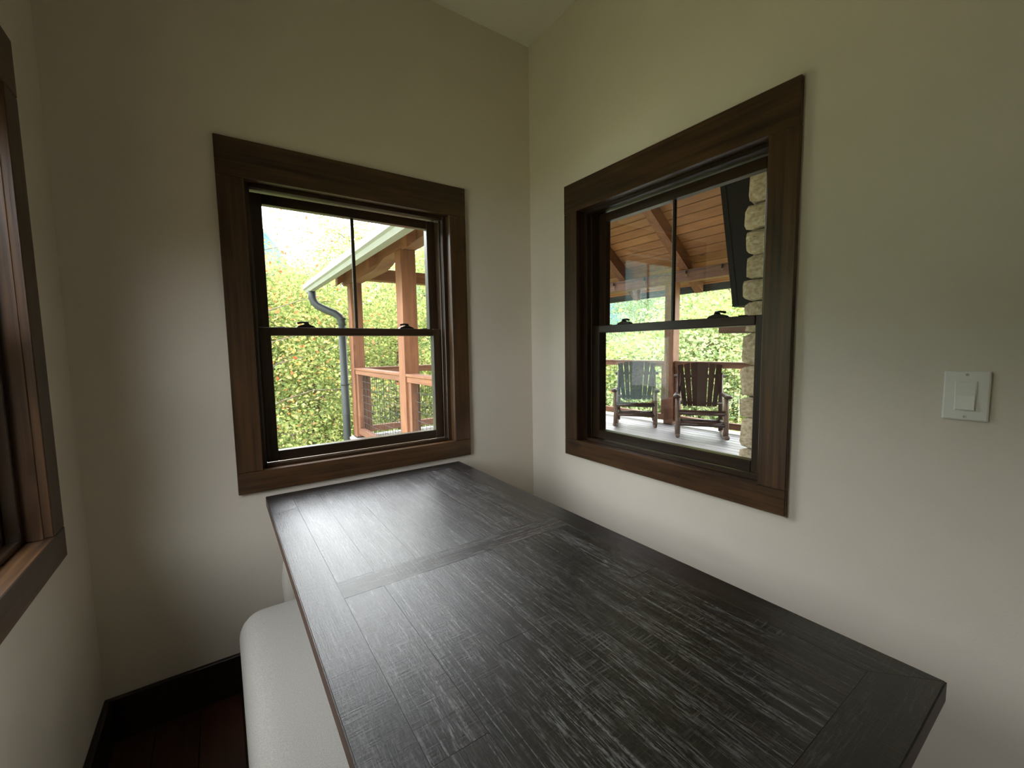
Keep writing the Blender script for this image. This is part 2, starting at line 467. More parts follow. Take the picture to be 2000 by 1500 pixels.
# ------------------------------------------------------------------ double-hung windows
def window(name, mapf, ext, hax, label, portal_rot):
    """hax: world axis that runs along the wall ('X' or 'Y')"""
    u0, u1 = ext
    i0, i1, b0, t1 = u0+SIDE, u1-SIDE, Z0+BOT, Z1-HEAD
    cu = (u0+u1)/2
    root = empty(name, mapf(cu, 0, Z0)); tag(root, label, 'window', kind='structure')
    def bx(nm, ua, ub, da, db, za, zb, mat, par, bev=0.002):
        p0 = mapf(ua, da, za); p1 = mapf(ub, db, zb)
        return obj(nm, box(NB(), p0[0], p1[0], p0[1], p1[1], p0[2], p1[2], bev), mat, par)
    H, V = 'trim'+hax, 'trimZ'
    bx('head_casing', u0, u1, -0.0185, 0.0, t1, Z1, M[H], root)
    bx('bottom_casing', u0, u1, -0.0185, 0.0, Z0, b0, M[H], root)
    bx('side_casing', u0, i0, -0.018, 0.0, b0+0.0005, t1-0.0005, M[V], root)
    bx('side_casing', i1, u1, -0.018, 0.0, b0+0.0005, t1-0.0005, M[V], root)
    e = 0.004
    bx('jamb', i0-J, i0-e, 0.0, WT, b0-e, t1+e, M[V], root)
    bx('jamb', i1+e, i1+J, 0.0, WT, b0-e, t1+e, M[V], root)
    bx('head_jamb', i0-J, i1+J, 0.0, WT, t1+e, t1+J, M[H], root)
    bx('sill', i0-J, i1+J, 0.0, WT+0.03, b0-J, b0-e, M[H], root)
    S, SV = 'sash'+hax, 'sashZ'
    # stop bead and track frame
    bx('stop', i0-e, i0+0.014, 0.034, 0.060, b0-e, t1+e, M[SV], root)
    bx('stop', i1-0.014, i1+e, 0.034, 0.060, b0-e, t1+e, M[SV], root)
    bx('head_stop', i0+0.014, i1-0.014, 0.034, 0.060, t1-0.012, t1+e, M[S], root)
    bx('sill_stop', i0+0.014, i1-0.014, 0.034, 0.060, b0-e, b0+0.010, M[S], root)
    bx('track', i0-e, i0+0.020, 0.062, 0.162, b0-e, t1+e, M[SV], root)
    bx('track', i1-0.020, i1+e, 0.062, 0.162, b0-e, t1+e, M[SV], root)
    s0, s1 = i0+0.021, i1-0.021
    st, cr0, cr1 = 0.041, 1.354, 1.387
    lo = bx('lower_sash', s0, s0+st, 0.068, 0.103, b0+0.009, cr1, M[SV], root)
    bx('stile', s1-st, s1, 0.068, 0.103, b0+0.009, cr1, M[SV], lo)
    bx('bottom_rail', s0+st, s1-st, 0.068, 0.103, b0+0.009, b0+0.050, M[S], lo)
    bx('check_rail', s0+st, s1-st, 0.066, 0.104, cr0, cr1, M[S], lo)
    bx('pane', s0+st-0.006, s1-st+0.006, 0.084, 0.088, b0+0.045, cr0+0.006, M['glass'], lo, 0)
    up = bx('upper_sash', s0, s0+st, 0.108, 0.143, cr0, t1-0.006, M[SV], root)
    bx('stile', s1-st, s1, 0.108, 0.143, cr0, t1-0.006, M[SV], up)
    bx('top_rail', s0+st, s1-st, 0.108, 0.143, t1-0.045, t1-0.006, M[S], up)
    bx('meeting_rail', s0+st, s1-st, 0.108, 0.143, cr0, cr1-0.004, M[S], up)
    bx('pane', s0+st-0.006, s1-st+0.006, 0.124, 0.128, cr1-0.010, t1-0.040, M['glass'], up, 0)
    bx('muntin', cu-0.007, cu+0.007, 0.119, 0.133, cr1-0.006, t1-0.043, M[SV], up, 0.003)
    # sash locks on the check rail
    for k in (-1, 1):
        c = cu + k*0.215
        bm = NB()
        prof = [(c-0.036, cr1), (c+0.036, cr1), (c+0.030, cr1+0.006), (c+0.012, cr1+0.012), (c-0.012, cr1+0.012), (c-0.030, cr1+0.006)]
        pts0 = [bm.verts.new(mapf(p[0], 0.072, p[1])) for p in prof]; pts1 = [bm.verts.new(mapf(p[0], 0.098, p[1])) for p in prof]
        bm.faces.new(pts0); bm.faces.new(pts1[::-1])
        for q in range(len(prof)):
            bm.faces.new((pts0[q], pts0[(q+1) % 6], pts1[(q+1) % 6], pts1[q]))
        lk = obj('sash_lock', bm, M['bronze'], root)
        bm = NB()
        tube(bm, [mapf(c+0.004, 0.085, cr1+0.010), mapf(c+0.004, 0.085, cr1+0.017)], [0.012, 0.011], 10)
        tube(bm, [mapf(c+0.010, 0.083, cr1+0.019), mapf(c-0.012, 0.078, cr1+0.0215), mapf(c-0.032, 0.074, cr1+0.017)], [0.005, 0.004, 0.005], 6)
        obj('lever', bm, M['bronze'], lk, True)
        bx('tilt_latch', c-0.012+k*0.09, c+0.012+k*0.09, 0.074, 0.092, cr1, cr1+0.003, M['bronze'], lo, 0.001)
    portal(name+'_portal', mapf(cu, WT+0.04, (b0+t1)/2), portal_rot, i1-i0, t1-b0)
    return root

window('window_1', mapA, WIN_A, 'X', 'dark-trimmed double-hung window on the back wall, left of the corner', (math.radians(-90), 0, 0))
window('window_2', mapB, WIN_B, 'Y', 'dark-trimmed double-hung window right of the corner, looking onto the porch', (0, math.radians(90), 0))
window('window_3', mapC, WIN_C, 'Y', 'dark-trimmed window cut off by the left edge of the view', (0, math.radians(-90), 0))

window('window_fill', mapC, WIN_FILL, 'Y', 'unseen window added on the left wall behind the viewer for fill light', (0, math.radians(-90), 0))

# ------------------------------------------------------------------ light switch
def light_switch():
    root = empty('light_switch', (0, -1.6486, 1.165))
    tag(root, 'white rocker light switch on the bright wall right of the window', 'light switch')
    y0, y1, z0, z1 = -1.6865, -1.6106, 1.108, 1.2223
    obj('plate', box(NB(), -0.006, 0, y0, y1, z0, z1, 0.0035, 2), M['plate'], root)
    yc, zc = (y0+y1)/2, (z0+z1)/2
    obj('rocker_frame', box(NB(), -0.0075, -0.005, yc-0.0172, yc+0.0172, zc-0.0345, zc+0.0345, 0.0006), M['plate'], root)
    bm = NB()
    prism(bm, [(-0.007, zc-0.032), (-0.0125, zc-0.031), (-0.009, zc), (-0.0085, zc+0.031), (-0.007, zc+0.032)], 'Y', yc-0.0152, yc+0.0152)
    obj('rocker', bm, M['plate'], root)
    for s in (-1, 1):
        bm = NB(); tube(bm, [(-0.006, yc, zc+s*0.0485), (-0.0072, yc, zc+s*0.0485)], [0.0033, 0.0028], 10)
        sc = obj('screw', bm, M['screw'], root)
        obj('slot', box(NB(), -0.00735, -0.0070, yc-0.0004, yc+0.0004, zc+s*0.0485-0.0022, zc+s*0.0485+0.0022), M['bronze'], sc)
light_switch()

# ------------------------------------------------------------------ table
def table():
    X0, X1, Y0, Y1, ZT, TH = -1.298, -0.481, -1.722, -0.036, 0.746, 0.034
    root = empty('dining_table', ((X0+X1)/2, (Y0+Y1)/2, 0))
    tag(root, 'dark distressed plank-top dining table with cream base standing in the corner', 'table')
    g = 0.0003
    bl, br, bn, bf = -1.217, -0.555, -1.641, -0.113      # inner edges of the border
    cb0, cb1 = -0.905, -0.828                               # cross bar
    def slab(nm, poly, mat, dz=0.0):
        bm = NB(); prism(bm, poly, 'Z', ZT-TH, ZT+dz)
        es = [e for e in bm.edges if abs(e.verts[0].co.z-e.verts[1].co.z) < 1e-6 and e.verts[0].co.z > ZT-0.01]
        outer = [e for e in es if any(all(abs(v.co[ax]-lim) < 1e-5 for v in e.verts) for ax, lim in ((0, X0), (0, X1), (1, Y0), (1, Y1)))]
        if outer:
            bmesh.ops.bevel(bm, geom=outer, offset=0.002, segments=2, affect='EDGES')
        bm.normal_update()
        for f in bm.faces:
            if abs(f.normal.z) < 0.35:
                f.material_index = 1
        o = obj(nm, bm, mat, root)
        o.data.materials.append(M['tabedge'])
        return o
    core = obj('substrate', box(NB(), X0+0.012, X1-0.012, Y0+0.012, Y1-0.012, ZT-TH+0.004, ZT-0.006), M['tabedge'], root)
    # border boards (mitred at the near end, butted at the far end)
    slab('border_board', [(X0, Y0), (bl-g, bn), (bl-g, -0.238), (X0, -0.252)], M['borY'])
    slab('border_board', [(X0, -0.2535), (bl-g, -0.2395), (bl-g, bf+g), (X0, Y1)], M['borX'])
    slab('border_board', [(X1, Y0), (X1, Y1), (br+g, bf+g), (br+g, bn)], M['borY'])
    slab('border_board', [(X0+0.001, Y0), (X1-0.001, Y0), (br, bn-g), (bl, bn-g)], M['borX'])
    slab('border_board', [(X0+0.001, Y1), (bl, bf+g), (br, bf+g), (X1-0.001, Y1)], M['borX'])
    slab('cross_board', [(bl, cb0), (br, cb0), (br, cb1), (bl, cb1)], M['tabX'])
    rnd = random.Random(3)
    widths = [0.088, 0.110, 0.082, 0.104, 0.092, 0.098, 0.088]
    s = (br-bl)/sum(widths); widths = [v*s for v in widths]
    for sect, (a, b_) in enumerate(((bn, cb0), (cb1, bf))):
        x = bl
        for i, wd in enumerate(widths):
            cuts = [a, b_]
            if sect == 0:
                cuts = [a] + ([a + (b_-a)*rnd.uniform(0.25, 0.75)] if i % 3 != 1 else []) + [b_]
            for c, d in zip(cuts[:-1], cuts[1:]):
                slab('plank', [(x+g, c+g), (x+wd-g, c+g), (x+wd-g, d-g), (x+g, d-g)], M['tabY'], rnd.uniform(-0.0004, 0.0001))
            x += wd
    # apron and legs
    az0, az1 = ZT-TH-0.085, ZT-TH
    for nm, (a, b_, c, d) in (('apron', (X0+0.055, X0+0.075, Y0+0.12, Y1-0.12)), ('apron', (X1-0.075, X1-0.055, Y0+0.12, Y1-0.12)),
                              ('apron', (X0+0.11, X1-0.11, Y0+0.055, Y0+0.075)), ('apron', (X0+0.11, X1-0.11, Y1-0.075, Y1-0.055))):
        obj(nm, box(NB(), a, b_, c, d, az0, az1, 0.002), M['cream'], root)
    for sx in (0, 1):
        for sy in (0, 1):
            cx = X0+0.068 if sx == 0 else X1-0.068
            cy = Y0+0.085 if sy == 0 else Y1-0.085
            bm = NB(); box(bm, cx-0.042, cx+0.042, cy-0.042, cy+0.042, ZT-TH-0.115, ZT-TH, 0.003)
            prof = [(0.0, 0.024), (0.03, 0.028), (0.10, 0.026), (0.30, 0.034), (0.44, 0.040), (0.50, 0.034), (0.53, 0.026), (0.55, 0.034), (0.57, 0.034), (0.585, 0.028), (0.60, 0.038)]
            tube(bm, [(cx, cy, z) for z, r in prof], [r for z, r in prof], 20)
            obj('leg', bm, M['cream'], root, True)
table()

# ------------------------------------------------------------------ upholstered bench
def bench():
    x0, x1, y0, y1, top = -1.413, -1.03, -1.56, -0.285, 0.468
    root = empty('upholstered_bench', ((x0+x1)/2, (y0+y1)/2, 0))
    tag(root, 'light grey linen upholstered bench pushed partly under the table', 'bench')
    bm = NB()
    r, hgt = 0.075, 0.19
    # rounded-corner plan, pillowed top
    cs = []
    for cx, cy, a0 in ((x1-r, y1-r, 0), (x0+r, y1-r, 90), (x0+r, y0+r, 180), (x1-r, y0+r, 270)):
        for k in range(9):
            a = math.radians(a0 + 90*k/8)
            cs.append((cx, cy, math.cos(a), math.sin(a)))
    prof = [(0.012, top-hgt), (0.0, top-hgt+0.012), (0.0, top-0.055), (0.003, top-0.040), (0.010, top-0.024), (0.022, top-0.010), (0.038, top-0.003), (0.060, top), (0.074, top+0.001)]
    rings = [[bm.verts.new((cx+ca*(r-o), cy+sa*(r-o), z)) for cx, cy, ca, sa in cs] for o, z in prof]
    n = len(cs)
    for i in range(len(rings)-1):
        for k in range(n):
            bm.faces.new((rings[i][k], rings[i][(k+1) % n], rings[i+1][(k+1) % n], rings[i+1][k]))
    bm.faces.new(rings[0]); bm.faces.new(rings[-1])
    obj('cushion', bm, M['fabric'], root, True)
    obj('seat_frame', box(NB(), x0+0.02, x1-0.02, y0+0.02, y1-0.02, 0.20, top-hgt+0.004, 0.004), M['fabric'], root)
    for x in (x0+0.05, x1-0.05):
        for y in (y0+0.06, y1-0.06):
            bm = NB(); tube(bm, [(x, y, 0.0), (x, y, 0.205)], [0.016, 0.025], 12)
            obj('leg', bm, M['base'], root, True)
bench()

# ------------------------------------------------------------------ terrain and far hill
DZ = -0.05
def ground_h(x, y):
    h = -1.2
    h -= 0.42*max(0.0, y-1.0)**0.92 * (1.0 if x < 6 else max(0.1, 1-(x-6)/14))
    if x > 6:
        h += 0.20*(x-6)*max(0.0, min(1.0, (16-y)/10))
    if x < -3:
        h -= 0.10*(-3-x)
    h += 0.15*math.sin(x*0.7+1.3)*math.cos(y*0.6) if (x > 6 or y > 6.5 or x < -3) else 0
    return max(h, -14)
def terrain():
    bm = NB()
    xs = list(np.linspace(-45, 60, 106)); ys = list(np.linspace(-30, 70, 101))
    g = [[bm.verts.new((x, y, ground_h(x, y))) for x in xs] for y in ys]
    for j in range(len(ys)-1):
        for i in range(len(xs)-1):
            bm.faces.new((g[j][i], g[j][i+1], g[j+1][i+1], g[j+1][i]))
    tag(obj('ground', bm, M['ground'], smooth=True), 'grassy hillside outside below the porch', 'ground', kind='structure')
    bm = NB(); rnd = random.Random(5)
    # broad ridge far behind the trees
    nx, ny = 120, 26
    g = []
    for j in range(ny):
        v = j/(ny-1); row = []
        for i in range(nx):
            u = i/(nx-1)
            az = math.radians(-70 + 160*u)
            D = 110 + 150*v
            crest = 78 + 12*math.sin(u*9+0.6) + 9*math.sin(u*23) + 38*math.exp(-((math.degrees(az)-1)/8)**2) - 26*math.exp(-((math.degrees(az)-13)/6)**2)
            z = -22 + crest*math.sin(v*math.pi/2)**1.1 + rnd.uniform(-1.6, 1.6)
            row.append(bm.verts.new((D*math.sin(az), D*math.cos(az), z)))
        g.append(row)
    for j in range(ny-1):
        for i in range(nx-1):
            bm.faces.new((g[j][i], g[j][i+1], g[j+1][i+1], g[j+1][i]))
    tag(obj('hills', bm, M['hill'], smooth=True), 'haze-tinted blue-green wooded ridge far behind the trees', 'hill', kind='structure')
terrain()

# ------------------------------------------------------------------ trees
def leaves_mesh(name, centers, spread, per, size, seed, mat, flat=0.6):
    rs = np.random.RandomState(seed)
    c = np.repeat(np.asarray(centers, float), per, axis=0)
    sp = np.repeat(np.asarray(spread, float).reshape(-1, 1), per, axis=0)
    n = len(c)
    p = c + rs.normal(size=(n, 3))*sp*np.array([1, 1, 0.75])
    d = rs.normal(size=(n, 3)); d[:, 2] *= flat; d[:, 2] -= 0.25
    d /= np.linalg.norm(d, axis=1, keepdims=True)
    q = rs.normal(size=(n, 3)); s = np.cross(d, q); s /= np.linalg.norm(s, axis=1, keepdims=True)
    nn = np.cross(d, s)
    L = size*(0.6+0.8*rs.rand(n, 1)); Wd = L*0.30
    a = p; b_ = p + d*L*0.5 + s*Wd + nn*L*0.10; t = p + d*L; e = p + d*L*0.5 - s*Wd + nn*L*0.10
    v = np.stack([a, b_, t, e], axis=1).reshape(-1, 3)
    f = np.arange(n)*4
    tri = np.stack([f, f+1, f+2, f, f+2, f+3], axis=1).reshape(-1, 3)
    me = bpy.data.meshes.new(name)
    me.vertices.add(len(v)); me.vertices.foreach_set('co', v.ravel())
    me.loops.add(len(tri)*3); me.loops.foreach_set('vertex_index', tri.ravel())
    me.polygons.add(len(tri)); me.polygons.foreach_set('loop_start', np.arange(len(tri))*3)
    me.update(calc_edges=True)
    me.materials.append(mat)
    return me

def tree_meshes(key, H, R, base, nb, per, size, mat, seed, spread=0.42, lean=0.3, trunk_r=0.12, only=None):
    """trunk+branches mesh and foliage mesh of a broadleaf tree, origin at the trunk's foot"""
    rnd = random.Random(seed)
    bm = NB(); cen = []; spr = []
    tp = [Vector((0, 0, -0.3))]
    for i in range(1, 8):
        z = H*0.94*i/7
        tp.append(Vector((lean*math.sin(z*0.5+seed), lean*math.cos(z*0.43+seed*2)-lean*math.cos(seed*2), z)))
    tube(bm, tp, [trunk_r*(1-0.85*i/7) for i in range(8)], 8)
    for k in range(nb):
        f = base + (1-base)*((k+0.5)/nb)**0.9
        i = min(6, int(f*7)); o = tp[i].lerp(tp[i+1], f*7-i)
        az = k*2.399 + rnd.uniform(-0.3, 0.3)
        rr = R*(1-((f-base)/(1-base)-0.35)**2*1.15)*rnd.uniform(0.75, 1.1)
        pts = []
        for q in range(5):
            s = q/4
            pts.append(o + Vector((math.cos(az+0.3*s)*rr*s, math.sin(az+0.3*s)*rr*s, rr*(0.55*s-0.28*s*s)*rnd.uniform(0.7, 1.2))))
        tube(bm, pts, [trunk_r*0.42*(1-0.85*s/4)*(1-0.5*f) for s in range(5)], 5)
        for s in (0.35, 0.55, 0.75, 0.92, 1.05):
            j = min(3, int(s*4)); c = pts[j].lerp(pts[j+1], s*4-j)
            for _ in range(2):
                cen.append(c + Vector((rnd.gauss(0, 0.30*R/2), rnd.gauss(0, 0.30*R/2), rnd.gauss(0.08, 0.22))))
                spr.append(spread*rnd.uniform(0.6, 1.25))
    tm = mesh_from_bm(key+'_trunk', bm, True); tm.materials.append(M['bark'])
    fm = leaves_mesh(key+'_foliage', cen, spr, per, size, seed, mat)
    return tm, fm

KIND = {
 'yellow': tree_meshes('yellow_tree', 8.5, 2.6, 0.18, 26, 110, 0.088, LEAF['yellow'], 11),
 'green': tree_meshes('green_tree', 9.0, 2.8, 0.15, 28, 110, 0.088, LEAF['green'], 23),
 'pale': tree_meshes('pale_tree', 7.0, 2.8, 0.10, 26, 110, 0.085, LEAF['pale'], 31),
 'tall': tree_meshes('tall_tree', 12.0, 2.4, 0.42, 24, 80, 0.095, LEAF['yellow'], 47, trunk_r=0.16),
 'red': tree_meshes('red_sapling', 4.6, 1.3, 0.45, 16, 6, 0.05, LEAF['red'], 53, spread=0.16, trunk_r=0.036),
 'shrub': tree_meshes('shrub', 2.6, 1.7, 0.05, 20, 50, 0.08, LEAF['pale'], 61, spread=0.3, trunk_r=0.04),
 'bush': tree_meshes('bush', 2.0, 1.4, 0.05, 18, 50, 0.08, LEAF['yellow'], 71, spread=0.28, trunk_r=0.03),
}
CAMX, CAMY = -1.4136, -1.8556
def tree(kind, name, label, az, D, top, group=None, cat='tree', rz=0.0, sxy=1.0, H=None):
    base_h = {'yellow': 8.5, 'green': 9.0, 'pale': 7.0, 'tall': 12.0, 'red': 4.6, 'shrub': 2.6, 'bush': 2.0}[kind]
    a = math.radians(az)
    x, y = CAMX + D*math.sin(a), CAMY + D*math.cos(a)
    z = ground_h(x, y)
    s = max(0.35, (top - z)/base_h)
    r = empty(name, (x, y, z), rz); r.scale = (s*sxy, s*sxy, s)
    tag(r, label, cat, group)
    for nm, me in (('trunk', KIND[kind][0]), ('foliage', KIND[kind][1])):
        o = bpy.data.objects.new(nm, me); COL.objects.link(o); o.parent = r
    return r
# left window
tree('red', 'dogwood', 'thin red-leaved tree nearest the left window, at its left side', 4.6, 9.6, 3.5, rz=1.0)
tree('yellow', 'maple_tree', 'yellow-green tree filling the lower left panes of the left window', 5.0, 11.5, 3.3, rz=0.4)
tree('yellow', 'maple_tree', 'yellow-green tree directly behind the curved downspout', 11.5, 12.5, 3.3, rz=2.4)
tree('green', 'oak_tree', 'green tree behind the yellow ones, below the blue ridge', 7.5, 19.0, 4.6, rz=1.3)
tree('green', 'oak_tree', 'green tree between the downspout and the blue ridge', 11.5, 21.0, 4.9, rz=3.3)
tree('tall', 'tall_maple', 'tallest tree, its crown above the porch gutter in the left window', 14.0, 20.0, 7.0, rz=0.7)
tree('yellow', 'maple_tree', 'yellow tree seen between the two porch posts', 18.0, 14.0, 2.7, rz=4.0)
tree('yellow', 'maple_tree', 'slender yellow-green tree right of the thick porch post', 23.5, 15.0, 4.8, rz=5.0)
tree('green', 'oak_tree', 'green tree farther back between the porch posts', 16.5, 26.0, 2.2, rz=0.1)
tree('pale', 'birch_tree', 'pale green tree at the far left of the left window', -1.5, 13.0, 3.2, rz=0.9)
tree('green', 'oak_tree', 'green tree beyond the far porch railing', 27.5, 21.0, 6.0, rz=2.2)
tree('pale', 'birch_tree', 'pale green tree beyond the far corner of the porch', 35.0, 20.0, 5.0, rz=1.2)
tree('yellow', 'maple_tree', 'yellow-green tree beyond the far end of the porch', 41.0, 19.0, 3.6, rz=3.0)
# right window
tree('green', 'oak_tree', 'green tree behind the left rocking chair', 52.5, 19.0, 4.2, rz=0.5)
tree('yellow', 'maple_tree', 'yellow-green tree behind the middle porch post in the right window', 54.0, 24.0, 6.5, rz=1.9)
tree('pale', 'birch_tree', 'pale green tree left of the stone chimney, upper right of the view', 61.5, 20.0, 6.5, rz=0.6)
tree('pale', 'birch_tree', 'pale green tree behind the right rocking chair', 57.8, 25.0, 6.2, rz=3.6)
tree('green', 'oak_tree', 'green tree hidden partly by the stone chimney', 68.0, 21.0, 7.0, rz=2.7)
tree('pale', 'birch_tree', 'low pale tree at the left of the right window', 47.5, 24.0, 2.0, rz=1.1)
for i, (az, D, tp, kd, lb) in enumerate((
    (46.5, 12.0, 0.5, 'shrub', 'pale shrub beyond the railing at the left of the right window'),
    (49.5, 13.0, 0.9, 'bush', 'yellow-green bush behind the left rocking chair'),
    (53.0, 13.5, 1.2, 'shrub', 'pale shrub behind the middle porch post'),
    (57.0, 14.0, 1.9, 'shrub', 'pale shrub above the back of the right rocking chair'),
    (60.5, 12.5, 1.6, 'shrub', 'pale shrub between the right rocking chair and the chimney'),
    (63.5, 14.0, 2.4, 'bush', 'yellow-green bush beside the stone chimney'))):
    tree(kd, 'shrub' if kd == 'shrub' else 'bush', lb, az, D, tp, 'shrubs beyond the porch railing', 'shrub', rz=i*1.3)
# trees on the slope outside the left wall
for i, (az, D, tp, lb) in enumerate((
    (-55, 12.0, 4.2, 'tree outside the left wall, seen only mirrored in glass, nearest the back corner'),
    (-78, 11.0, 4.4, 'tree straight outside the left-edge window'),
    (-100, 13.0, 4.8, 'tree outside the left wall, toward the rear'),
    (-68, 8.5, 3.6, 'yellow-green tree mirrored in the upper pane of the right window'),
    (-75, 10.5, 3.9, 'tree mirrored behind the left rocking chair, farther down the slope'),
    (-85, 13.0, 4.4, 'tree outside the left-edge window, set back between two others'))):
    tree(('green', 'yellow', 'green', 'yellow', 'green', 'green')[i], 'hillside_tree', lb, az, D, tp, rz=i*2.0)

# undergrowth carpets
def undergrowth(name, label, regions, n, size, mat, seed):
    rs = random.Random(seed); cen = []; spr = []
    for _ in range(n):
        a0, a1, d0, d1, hmax = rs.choice(regions)
        a = math.radians(rs.uniform(a0, a1)); D = rs.uniform(d0, d1)
        x, y = CAMX + D*math.sin(a), CAMY + D*math.cos(a)
        cen.append((x, y, ground_h(x, y) + rs.uniform(0.05, hmax))); spr.append(rs.uniform(0.15, 0.4))
    me = leaves_mesh(name, cen, spr, 26, size, seed, mat, flat=1.0)
    o = bpy.data.objects.new(name, me); COL.objects.link(o)
    return tag(o, label, 'undergrowth', kind='stuff')
undergrowth('undergrowth', 'leafy undergrowth covering the slope below the left window', [(-6, 26, 8.5, 16, 2.6), (-6, 26, 15, 32, 4.0)], 3200, 0.09, LEAF['yellow'], 5)
def stems():
    rs = random.Random(77); bm = NB()
    for _ in range(90):
        a = math.radians(rs.uniform(46, 66)); D = rs.uniform(9.5, 14)
        x, y = CAMX + D*math.sin(a), CAMY + D*math.cos(a); z = ground_h(x, y)
        h = rs.uniform(1.2, 2.6); th = rs.uniform(0, 6.28); rr = rs.uniform(0.8, 2.4)
        tube(bm, [(x+math.cos(th)*rr*q, y+math.sin(th)*rr*q, z+h*(2.2*q-1.45*q*q)) for q in (0, .2, .4, .6, .8, 1.0)], [0.009, 0.008, 0.007, 0.006, 0.004, 0.002], 4)
    tag(obj('bramble_stems', bm, M['stem']), 'pale arching bramble stems on the bank behind the rocking chairs', 'undergrowth', kind='stuff')
stems()
undergrowth('meadow_growth', 'bright grass and weeds on the bank beyond the right railing', [(42, 70, 8.5, 18, 0.5)], 1500, 0.13, LEAF['grass'], 6)
undergrowth('bank_brush', 'tangled pale brush on the rising bank behind the rocking chairs', [(44, 70, 14, 30, 2.2)], 3000, 0.085, LEAF['pale'], 8)

# ------------------------------------------------------------------ porch
PX0, PX1 = 0.26, 4.95            # outer faces of the two eave beams
RX = (PX0+PX1)/2
SL = 0.79                        # roof slope
YN, YF = -1.25, 5.38
RAF_L = 2.49                     # rafter underside at the inner face of the right beam
RD = 0.235                       # vertical depth of a rafter
def raf_z(x):
    dx = abs(x-RX); return RAF_L + SL*((PX1-0.17-RX)-dx)

def deck():
    root = tag(obj('floor_porch', box(NB(), 0.19, 5.02, -1.25, 4.98, DZ-0.30, DZ-0.03), M['cedarY']), 'pale grey porch deck under the rocking chairs', 'deck', kind='structure')
    x = 0.19
    while x < 5.0:
        obj('deck_board', box(NB(), x, x+0.127, -1.25, 5.0, DZ-0.03, DZ, 0.003), M['deck'], root)
        x += 0.140
    # piers below
    for xx in (0.345, 4.865):
        for yy in (0.4, 2.7, 4.85):
            obj('pier', box(NB(), xx-0.08, xx+0.08, yy-0.08, yy+0.08, ground_h(xx, yy)-0.2, DZ-0.30), M['cedarZ'], root)
deck()

def post(x0, x1, y0, y1, zt, label):
    root = empty('porch_post', ((x0+x1)/2, (y0+y1)/2, DZ)); tag(root, label, 'post', 'square cedar porch posts')
    obj('shaft', box(NB(), x0, x1, y0, y1, DZ+0.012, zt, 0.006), M['cedarZ'], root)
    obj('base_plate', box(NB(), x0+0.001, x1-0.001, y0+0.001, y1-0.001, DZ, DZ+0.012), M['bronze'], root)
post(0.26, 0.43, 2.64, 2.82, 2.36, 'thick cedar post nearest the left window, right of the downspout')
post(0.26, 0.43, 4.76, 4.94, 2.28, 'cedar corner post with the downspout beside it')
post(4.78, 4.95, 2.43, 2.60, 2.30, 'cedar post between the two rocking chairs')
post(4.78, 4.95, 4.76, 4.94, 2.30, 'cedar post at the far corner of the porch')

def beams():
    # left eave beam with a deeper, curved far length
    low = [(0.2, 2.36), (3.15, 2.36), (3.22, 2.355), (3.30, 2.338), (3.38, 2.318), (3.46, 2.303), (3.55, 2.285), (3.65, 2.28), (5.02, 2.28),
           (5.10, 2.272), (5.18, 2.285), (5.24, 2.31), (5.30, 2.345), (5.36, 2.36)]
    bm = NB(); prism(bm, low + [(5.36, 2.485), (0.2, 2.485)], 'X', 0.26, 0.43)
    tag(obj('eave_beam', bm, M['cedarY'], loc=(0.345, 2.8, 2.28)), 'cedar eave beam with a curved end under the pale gutter', 'beam', 'porch beams')
    bm = NB(); box(bm, 4.78, 4.95, -1.2, 5.36, 2.295, 2.475, 0.005)
    tag(obj('eave_beam', bm, M['cedarY'], loc=(4.865, 2.0, 2.295)), 'cedar eave beam above the rocking chairs with bulbs hanging from it', 'beam', 'porch beams')
    bm = NB(); box(bm, 0.43, 4.78, 4.77, 4.93, 2.345, 2.52, 0.005)
    tag(obj('tie_beam', bm, M['cedarX'], loc=(2.6, 4.85, 2.345)), 'cedar cross beam at the far end of the porch', 'beam', 'porch beams')
    bm = NB(); box(bm, RX-0.07, RX+0.07, -0.2, YF-0.05, raf_z(RX)-0.10, raf_z(RX)+0.12, 0.005)
    tag(obj('ridge_beam', bm, M['cedarY'], loc=(RX, 2.0, raf_z(RX)-0.1)), 'cedar ridge beam at the peak of the porch roof', 'beam', 'porch beams')
beams()

